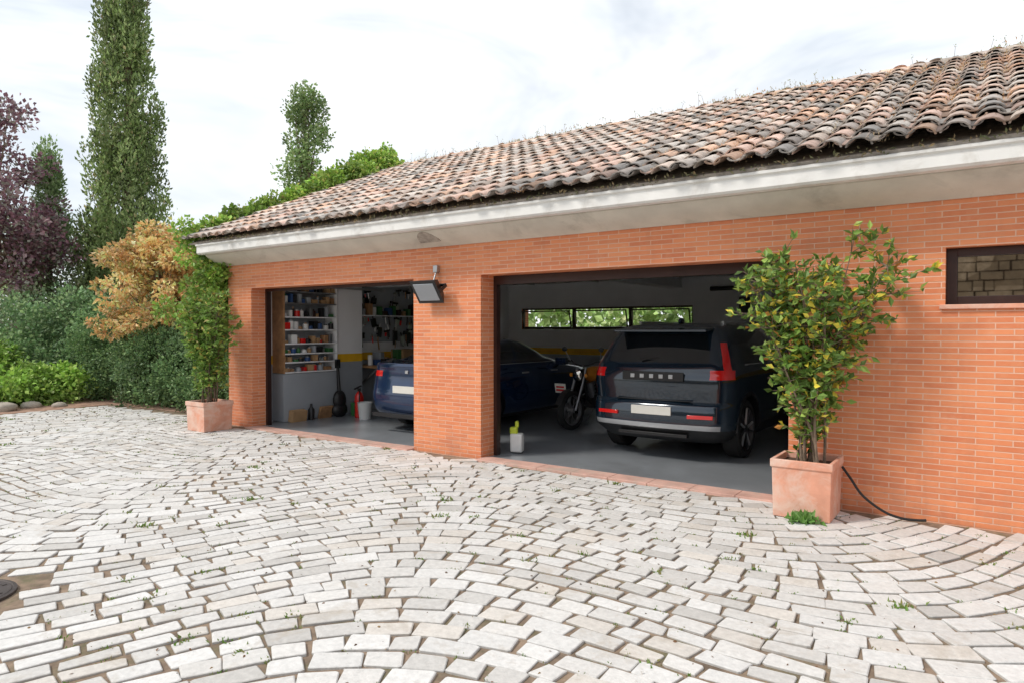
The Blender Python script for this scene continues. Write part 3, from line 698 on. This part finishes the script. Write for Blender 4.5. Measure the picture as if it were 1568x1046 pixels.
for i in range(3,10):
    t0=-.2+i*.17; t1=t0+.17; q=[]
    for t in (t0,t1): q+=[(-.06,-.345*math.cos(t),.31+.345*math.sin(t)),(.06,-.345*math.cos(t),.31+.345*math.sin(t))]
    mb.add(q,[(0,1,3,2)],'black')
mb.rbox((-.14,-.10,.66),(.20,.01,.15),'plate',(.2,0,.1)); mb.rbox((-.14,-.107,.68),(.15,.005,.03),'redp',(.2,0,.1)); mb.rbox((-.14,-.107,.63),(.15,.005,.03),'redp',(.2,0,.1)); mb.tube([(-.14,-.09,.66),(-.09,.1,.6)],.008,'black',5); mb.cyl((-.1,.75,.3),(-.3,.8,.01),.012,'metal',6)
mb.obj('motorcycle_body',e)
# ---------------------------------------------------------------- left wall fittings
kk=['redp','wplast','card','blue','frame','green','black','black','metal','wood','card','frame','grey','black','grey','wood','card','wplast']
e=empty('storage_shelf'); mb=MB(); x0,x1,y0,y1=xi+.03,xi+.36,.62,1.78
mb.box(x0,x1,y0,y0+.02,.85,2.4,'wood'); mb.box(x0,x1,y1-.02,y1,.85,2.4,'white'); mb.box(x0,x0+.01,y0+.02,y1-.02,.85,2.4,'grey')
zs=[.87,1.04,1.19,1.36,1.60,1.82,2.06,2.26]
for z in zs: mb.box(x0+.01,x1,y0+.02,y1-.02,z-.02,z,'white' if z<2 else 'metal')
mb.box(x0,x1-.02,y0,y1,.02,.84,'grey'); mb.obj('shelving',e,bevel=.002)
mb=MB()
for z in zs:
    y=y0+.03
    while y<y1-.10:
        wd_=random.uniform(.04,.14); h_=random.uniform(.05,.13 if z<1.3 else .19); k=random.choice(kk); d_=random.uniform(.1,.25)
        if random.random()<.4: mb.cyl((x1-.10,y+wd_/2,z),(x1-.10,y+wd_/2,z+h_*.8),min(wd_/2,.05),k,10); mb.cyl((x1-.10,y+wd_/2,z+h_*.8),(x1-.10,y+wd_/2,z+h_),wd_/4.5,random.choice(kk),10)
        else:
            mb.rbox((x1-.04-d_/2,y+wd_/2,z+h_/2+.001),(d_,wd_*.92,h_),k,(0,0,random.uniform(-.12,.12)))
        y+=wd_+random.uniform(.003,.03)
mb.obj('shelf_items',e,bevel=.003)
e=empty('workbench'); mb=MB(); mb.box(xi+.03,xi+.68,2.5,4.9,.86,.91,'wood')
for y in (2.55,3.7,4.8):
    mb.box(xi+.05,xi+.10,y,y+.05,.02,.86,'metal'); mb.rbox((xi+.33,y+.025,.68),(.62,.04,.04),'metal',(0,-.6,0))
mb.box(xi+.05,xi+.5,3.0,4.8,.30,.33,'wood'); mb.obj('bench_frame',e,bevel=.004)
mb=MB()
for i in range(16):
    y=2.6+i*.14; k=random.choice(kk); h_=random.uniform(.08,.3)
    if i%3==0: mb.cyl((xi+.35,y,.911),(xi+.35,y,.911+h_),.05,k,12)
    else: mb.rbox((xi+random.uniform(.2,.5),y,.912+h_/2),(.2,.12,h_),k,(0,0,random.uniform(-.4,.4)))
mb.rbox((xi+.60,2.75,.98),(.10,.14,.12),'black'); mb.cyl((xi+.5,2.75,1.0),(xi+.82,2.75,1.0),.02,'metal'); mb.box(xi+.2,xi+.55,3.3,3.75,.912,1.2,'card')
mb.obj('bench_items',e,bevel=.004)
e=empty('tool_board'); mb=MB(); mb.box(xi+.021,xi+.035,2.5,5.6,1.35,2.6,'grey'); mb.obj('board',e,smooth=0)
mb=MB()
for i in range(95):
    y=random.uniform(2.55,5.4); z=random.uniform(1.45,2.5); X=xi+.07; L=random.uniform(.12,.32); k=random.choice(['black','black','metal','redp','wood','metal','frame','black']); an=random.uniform(-.25,.25)
    p=Vector((X,y,z)); q=p+Vector((0,math.sin(an)*L,-math.cos(an)*L)); t=random.randrange(4)
    mb.cyl(p,q,.014,k,6)
    if t==0: mb.rbox(tuple(p),(.05,.13,.04),'black',(an,0,0))
    elif t==1: mb.lathe(tuple(p),(1,0,0),[(-.01,.02),(-.01,.045),(.01,.045),(.01,.02),(-.01,.02)],'metal',12)
    elif t==2: mb.rbox(tuple(p.lerp(q,.6)),(.05,.10,L*.7),random.choice(['black','metal','black']),(an,0,0))
    else: mb.cyl(p.lerp(q,.55),q,.022,random.choice(['redp','black','black']),8)
mb.box(xi+.03,xi+.25,2.5,5.5,1.86,1.88,'white')
for i in range(20):
    y=2.55+i*.14; h_=random.uniform(.08,.24); mb.box(xi+.06,xi+.2,y,y+random.uniform(.06,.12),1.881,1.881+h_,random.choice(kk))
mb.obj('hand_tools',e,bevel=.002)
mb=MB(); c=(-9.42,1.85,.012); mb.lathe(c,(0,0,1),[(0,.0),(0,.075),(.02,.08),(.38,.08),(.44,.055),(.47,.025),(.50,.025),(.50,0)],'redp',20); mb.cyl((-9.42,1.85,.49),(-9.42,1.85,.54),.03,'black'); mb.rbox((-9.40,1.80,.56),(.03,.16,.02),'black',(.3,0,0)); mb.tube(smoothp([(-9.42,1.85,.50),(-9.33,1.78,.46),(-9.33,1.77,.3),(-9.34,1.78,.15)],5),.011,'black',6); mb.obj('fire_extinguisher')
mb=MB(); mb.lathe((-9.16,1.75,.012),(0,0,1),[(0,0),(0,.10),(.29,.13),(.30,.137),(.30,.125),(.02,.095),(.02,0)],'wplast',24); mb.tube(smoothp([(-9.29,1.75,.28),(-9.22,1.68,.20),(-9.10,1.67,.20),(-9.03,1.75,.28)],5),.004,'metal',5); mb.obj('plastic_bucket')
mb=MB(); mb.rbox((-9.62,1.95,.14),(.16,.12,.25),'green'); mb.cyl((-9.62,1.95,.26),(-9.62,1.95,.31),.03,'redp'); mb.obj('jerry_can',bevel=.015)
mb=MB(); c=(-9.88,1.15,.012); mb.lathe(c,(0,0,1),[(0,0),(0,.055),(.18,.055),(.23,.022),(.28,.02),(.285,0)],'black',16); mb.obj('oil_bottle')
mb=MB(); mb.rbox((-9.86,.85,.11),(.12,.30,.2),'card',(.0,.2,0)); mb.obj('cardboard_box',bevel=.004)
mb=MB(); mb.rbox((-9.86,1.45,.12),(.05,.28,.22),'wood',(0,.3,0)); mb.obj('wooden_board',bevel=.004)
mb=MB(); mb.ell((-9.80,1.72,.32),(.09,.14,.18),'black'); mb.ell((-9.80,1.72,.14),(.10,.17,.14),'black'); mb.tube([(-9.80,1.72,.4),(-9.85,1.72,.95)],[.035,.025],'black',10); mb.rbox((-9.85,1.72,.98),(.05,.09,.16),'black'); mb.obj('guitar_case')
mb=MB(); mb.rbox((-5.02,.55,.15),(.16,.12,.24),'wplast',(0.05,0,.3)); mb.rbox((-5.06,.54,.30),(.10,.08,.10),'lime',(.1,0,.3)); mb.cyl((-5.02,.55,.34),(-5.02,.55,.43),.025,'lime'); mb.obj('chemical_canister',bevel=.02)
mb=MB(); mb.tube([(-4.9,YB-.5,2.45),(-4.05,YB-.5,2.45),(-4.05,YB-.5,1.7)],.05,'black',8); mb.rbox((-4.1,YB-.5,2.1),(.35,.2,.3),'black'); mb.obj('exercise_rack')
# ---------------------------------------------------------------- vegetation
CY=[(.34,.45,.17),(.25,.36,.12),(.45,.54,.24),(.54,.48,.26)]
k=520; zz=rng.uniform(0.2,14.5,k); prof=np.interp(zz,[0,2,5,8,10,12.2,14,15],[1.3,1.35,1.2,.95,.75,.6,.35,.05])
t=rng.uniform(0,2*math.pi,k); rr=prof*rng.uniform(.35,1.05,k); cl=np.stack([-22.85+rr*np.cos(t),4.15+rr*np.sin(t),zz,rng.uniform(.15,.32,k)*(.65+prof/2.5)],1)
e=empty('cypress_tree'); mb=MB(); trunk(mb,(-22.85,4.15,0),(-22.85,4.15,14),.28,.04,[]); mb.obj('trunk',e)
P,D,Z,C=crown(cl,90,.13,CY,dirbias=(0,0,1.4),flat=2.6,w=[.4,.3,.25,.05],shade=.9); leafmesh('foliage',P,D,Z,C,w=.25,parent=e)
k=100; zz=rng.uniform(0.2,7.2,k); prof=.65*np.clip((7.6-zz)/4,0,1)**.6; t=rng.uniform(0,6.28,k); rr=prof*rng.uniform(.3,1,k)
cl=np.stack([-24.8+rr*np.cos(t),2.7+rr*np.sin(t),zz,rng.uniform(.2,.34,k)],1)
e=empty('cypress_tree'); mb=MB(); trunk(mb,(-24.8,2.7,0),(-24.8,2.7,7),.15,.03,[]); mb.obj('trunk',e)
P,D,Z,C=crown(cl,100,.12,[(.32,.45,.2),(.25,.37,.16),(.4,.5,.26)],dirbias=(0,0,1.2),flat=2.2); leafmesh('foliage',P,D,Z,C,w=.25,parent=e)
cl=np.concatenate([ellclumps((-24.0,.2,6.1),(2.6,2.6,3.0),95,.40,.3),ellclumps((-23.7,.5,4.0),(2.2,2.2,1.5),50,.42,.3)])
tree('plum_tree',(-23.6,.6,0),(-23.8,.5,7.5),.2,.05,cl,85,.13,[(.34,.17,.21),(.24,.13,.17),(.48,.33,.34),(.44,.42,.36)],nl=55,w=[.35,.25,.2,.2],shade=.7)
cl=ellclumps((-26.2,2.4,2.9),(2.9,2.9,2.7),120,.55,.4)
tree('olive_tree',(-26.2,2.4,0),(-26.2,2.4,3.5),.3,.1,cl,120,.14,[(.56,.61,.44),(.44,.51,.32),(.66,.68,.54)],nl=10,lw=.25)
cl=[]
for i in range(125):
    t=rng.uniform(0,6.28); h_=rng.random(); rr=(1.30*math.sin(math.pi*min(1,.20+h_*.78))**.6)*rng.uniform(.3,1.08)
    cl.append((-15.0+rr*math.cos(t),1.15+rr*math.sin(t),1.35+h_*2.45+rng.normal()*.08-rr*.10,rng.uniform(.18,.38)))
cl=np.array(cl)
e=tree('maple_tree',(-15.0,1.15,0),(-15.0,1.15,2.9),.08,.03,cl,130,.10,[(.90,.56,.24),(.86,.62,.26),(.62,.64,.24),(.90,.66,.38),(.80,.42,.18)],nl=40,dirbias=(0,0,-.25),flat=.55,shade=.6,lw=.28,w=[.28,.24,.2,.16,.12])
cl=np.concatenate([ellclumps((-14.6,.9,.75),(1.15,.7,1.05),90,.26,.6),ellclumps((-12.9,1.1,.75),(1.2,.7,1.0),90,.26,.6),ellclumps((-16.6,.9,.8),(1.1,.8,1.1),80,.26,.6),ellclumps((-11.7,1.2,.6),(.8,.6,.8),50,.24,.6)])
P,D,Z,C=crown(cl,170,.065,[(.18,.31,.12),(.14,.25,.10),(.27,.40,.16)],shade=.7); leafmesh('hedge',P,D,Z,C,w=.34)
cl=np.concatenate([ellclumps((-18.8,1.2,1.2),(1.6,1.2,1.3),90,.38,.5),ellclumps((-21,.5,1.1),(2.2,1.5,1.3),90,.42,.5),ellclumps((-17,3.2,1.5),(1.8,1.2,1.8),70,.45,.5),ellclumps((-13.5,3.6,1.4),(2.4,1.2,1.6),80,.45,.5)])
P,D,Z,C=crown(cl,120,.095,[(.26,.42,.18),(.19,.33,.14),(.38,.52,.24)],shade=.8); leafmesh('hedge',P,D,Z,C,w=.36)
cl=np.concatenate([ellclumps((-17.6,-1.3,.3),(1.6,1.5,.5),60,.28,.4,True),ellclumps((-19.2,-1.6,.65),(1.7,1.5,.85),50,.3,.4,True),ellclumps((-16.8,-.2,.3),(1.,.8,.45),30,.22,.4,True)])
P,D,Z,C=crown(cl,130,.09,[(.36,.58,.10),(.26,.46,.07),(.48,.66,.16)],shade=.7,dirbias=(0,0,-.2)); leafmesh('ivy_groundcover',P,D,Z,C,w=.42)
mb=MB(); mb.add([(-24,-9,.15),(-15.35,-9,.0),(-15.35,-.9,.0),(-15.5,.30,.0),(-10.7,.55,.0),(-10.7,1.9,.05),(-16.5,2,.1),(-24,2,.2)],[(0,1,2,7),(2,3,6,7),(3,4,5,6)],'soilbed'); mb.obj('soil_bed',smooth=0)
mb=MB()
for (x,y,r_) in ((-15.9,-1.5,.20),(-16.1,-.95,.16),(-15.95,-2.15,.17),(-16.2,-2.8,.22),(-15.8,-.55,.12),(-16.6,-3.4,.2),(-15.7,-1.85,.10)):
    mb.ell((x,y,r_*.3),(r_,r_*1.2,r_*.6),'rock',12,8,jit=.10)
mb.obj('garden_rocks',smooth=60)
k=140; zz=rng.uniform(2,11.9,k); pr=1.15*np.clip((12.6-zz)/4,0,1)**.45; t=rng.uniform(0,6.28,k); rr=pr*rng.uniform(.2,1,k)
cl=np.stack([-24.7+rr*np.cos(t),12.6+rr*np.sin(t),zz,rng.uniform(.22,.42,k)],1)
tree('poplar_tree',(-24.7,12.6,0),(-24.7,12.6,11.5),.2,.03,cl,80,.14,[(.35,.50,.19),(.27,.42,.15),(.48,.58,.26)],nl=60,dirbias=(0,0,.5),flat=1.5,shade=.7)
cl=[]
for i in range(110):
    t=i/109; y=-.35+t*(RY+.35); z=3.12+t*(RZ-3.05); g=.06+.26*max(0,t-.12)**.7
    cl.append((XL-.42+random.gauss(0,.12)-.1,y+random.gauss(0,.1),z+random.uniform(0,g),.12+.11*t))
for i in range(44):
    t=i/43; cl.append((XL-.24+random.gauss(0,.10),-.10+random.gauss(0,.08),3.0-t*1.25,.15*(1-.5*t)))
for i in range(54): cl.append((XL-.50+random.gauss(0,.22),.25+random.gauss(0,.35),3.3-random.random()*1.5,.2))
for i in range(30): cl.append((XL-.3+random.gauss(0,.12),RY+.2+random.uniform(0,3),RZ+.1-random.uniform(0,1),.2))
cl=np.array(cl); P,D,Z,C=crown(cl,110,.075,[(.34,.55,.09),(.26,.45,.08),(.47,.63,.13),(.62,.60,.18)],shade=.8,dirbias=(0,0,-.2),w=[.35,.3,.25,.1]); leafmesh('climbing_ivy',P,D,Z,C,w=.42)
cl=[]
for i in range(200): cl.append((rng.uniform(-34,2),15+rng.normal()*1.2,rng.uniform(.3,3.2),rng.uniform(.6,1.0)))
for i in range(90): cl.append((-34+rng.normal()*1.5,rng.uniform(-8,16),rng.uniform(.3,3.6),rng.uniform(.7,1.1)))
P,D,Z,C=crown(np.array(cl),110,.26,[(.45,.62,.22),(.36,.55,.18),(.6,.72,.34)],shade=.6); leafmesh('tree_belt',P,D,Z,C,w=.4)
# stone wall and trees across the courtyard (behind the viewer, seen in reflections)
mb=MB(); z=0
for c_ in range(14):
    x=-13; hh=random.uniform(.22,.36)
    while x<12:
        L=random.uniform(.22,.75); d_=random.uniform(.015,.05); mb.rbox((x+L/2,-18.1+random.uniform(-.05,.05),z+hh/2),(L-d_,.4,hh-d_),'stonew',(0,random.uniform(-.03,.03),random.uniform(-.05,.05))); x+=L
    z+=hh
mb.box(-13,12,-18.2,-17.98,0,z-.05,'soilpot'); mb.obj('stone_wall',smooth=0)
cl=[]
for i in range(110): cl.append((rng.uniform(-16,12),-21+rng.normal()*1,rng.uniform(1,5.0),rng.uniform(.7,1.2)))
P,D,Z,C=crown(np.array(cl),60,.3,[(.16,.26,.09),(.12,.2,.07)],shade=.5); leafmesh('tree_belt',P,D,Z,C,w=.4)
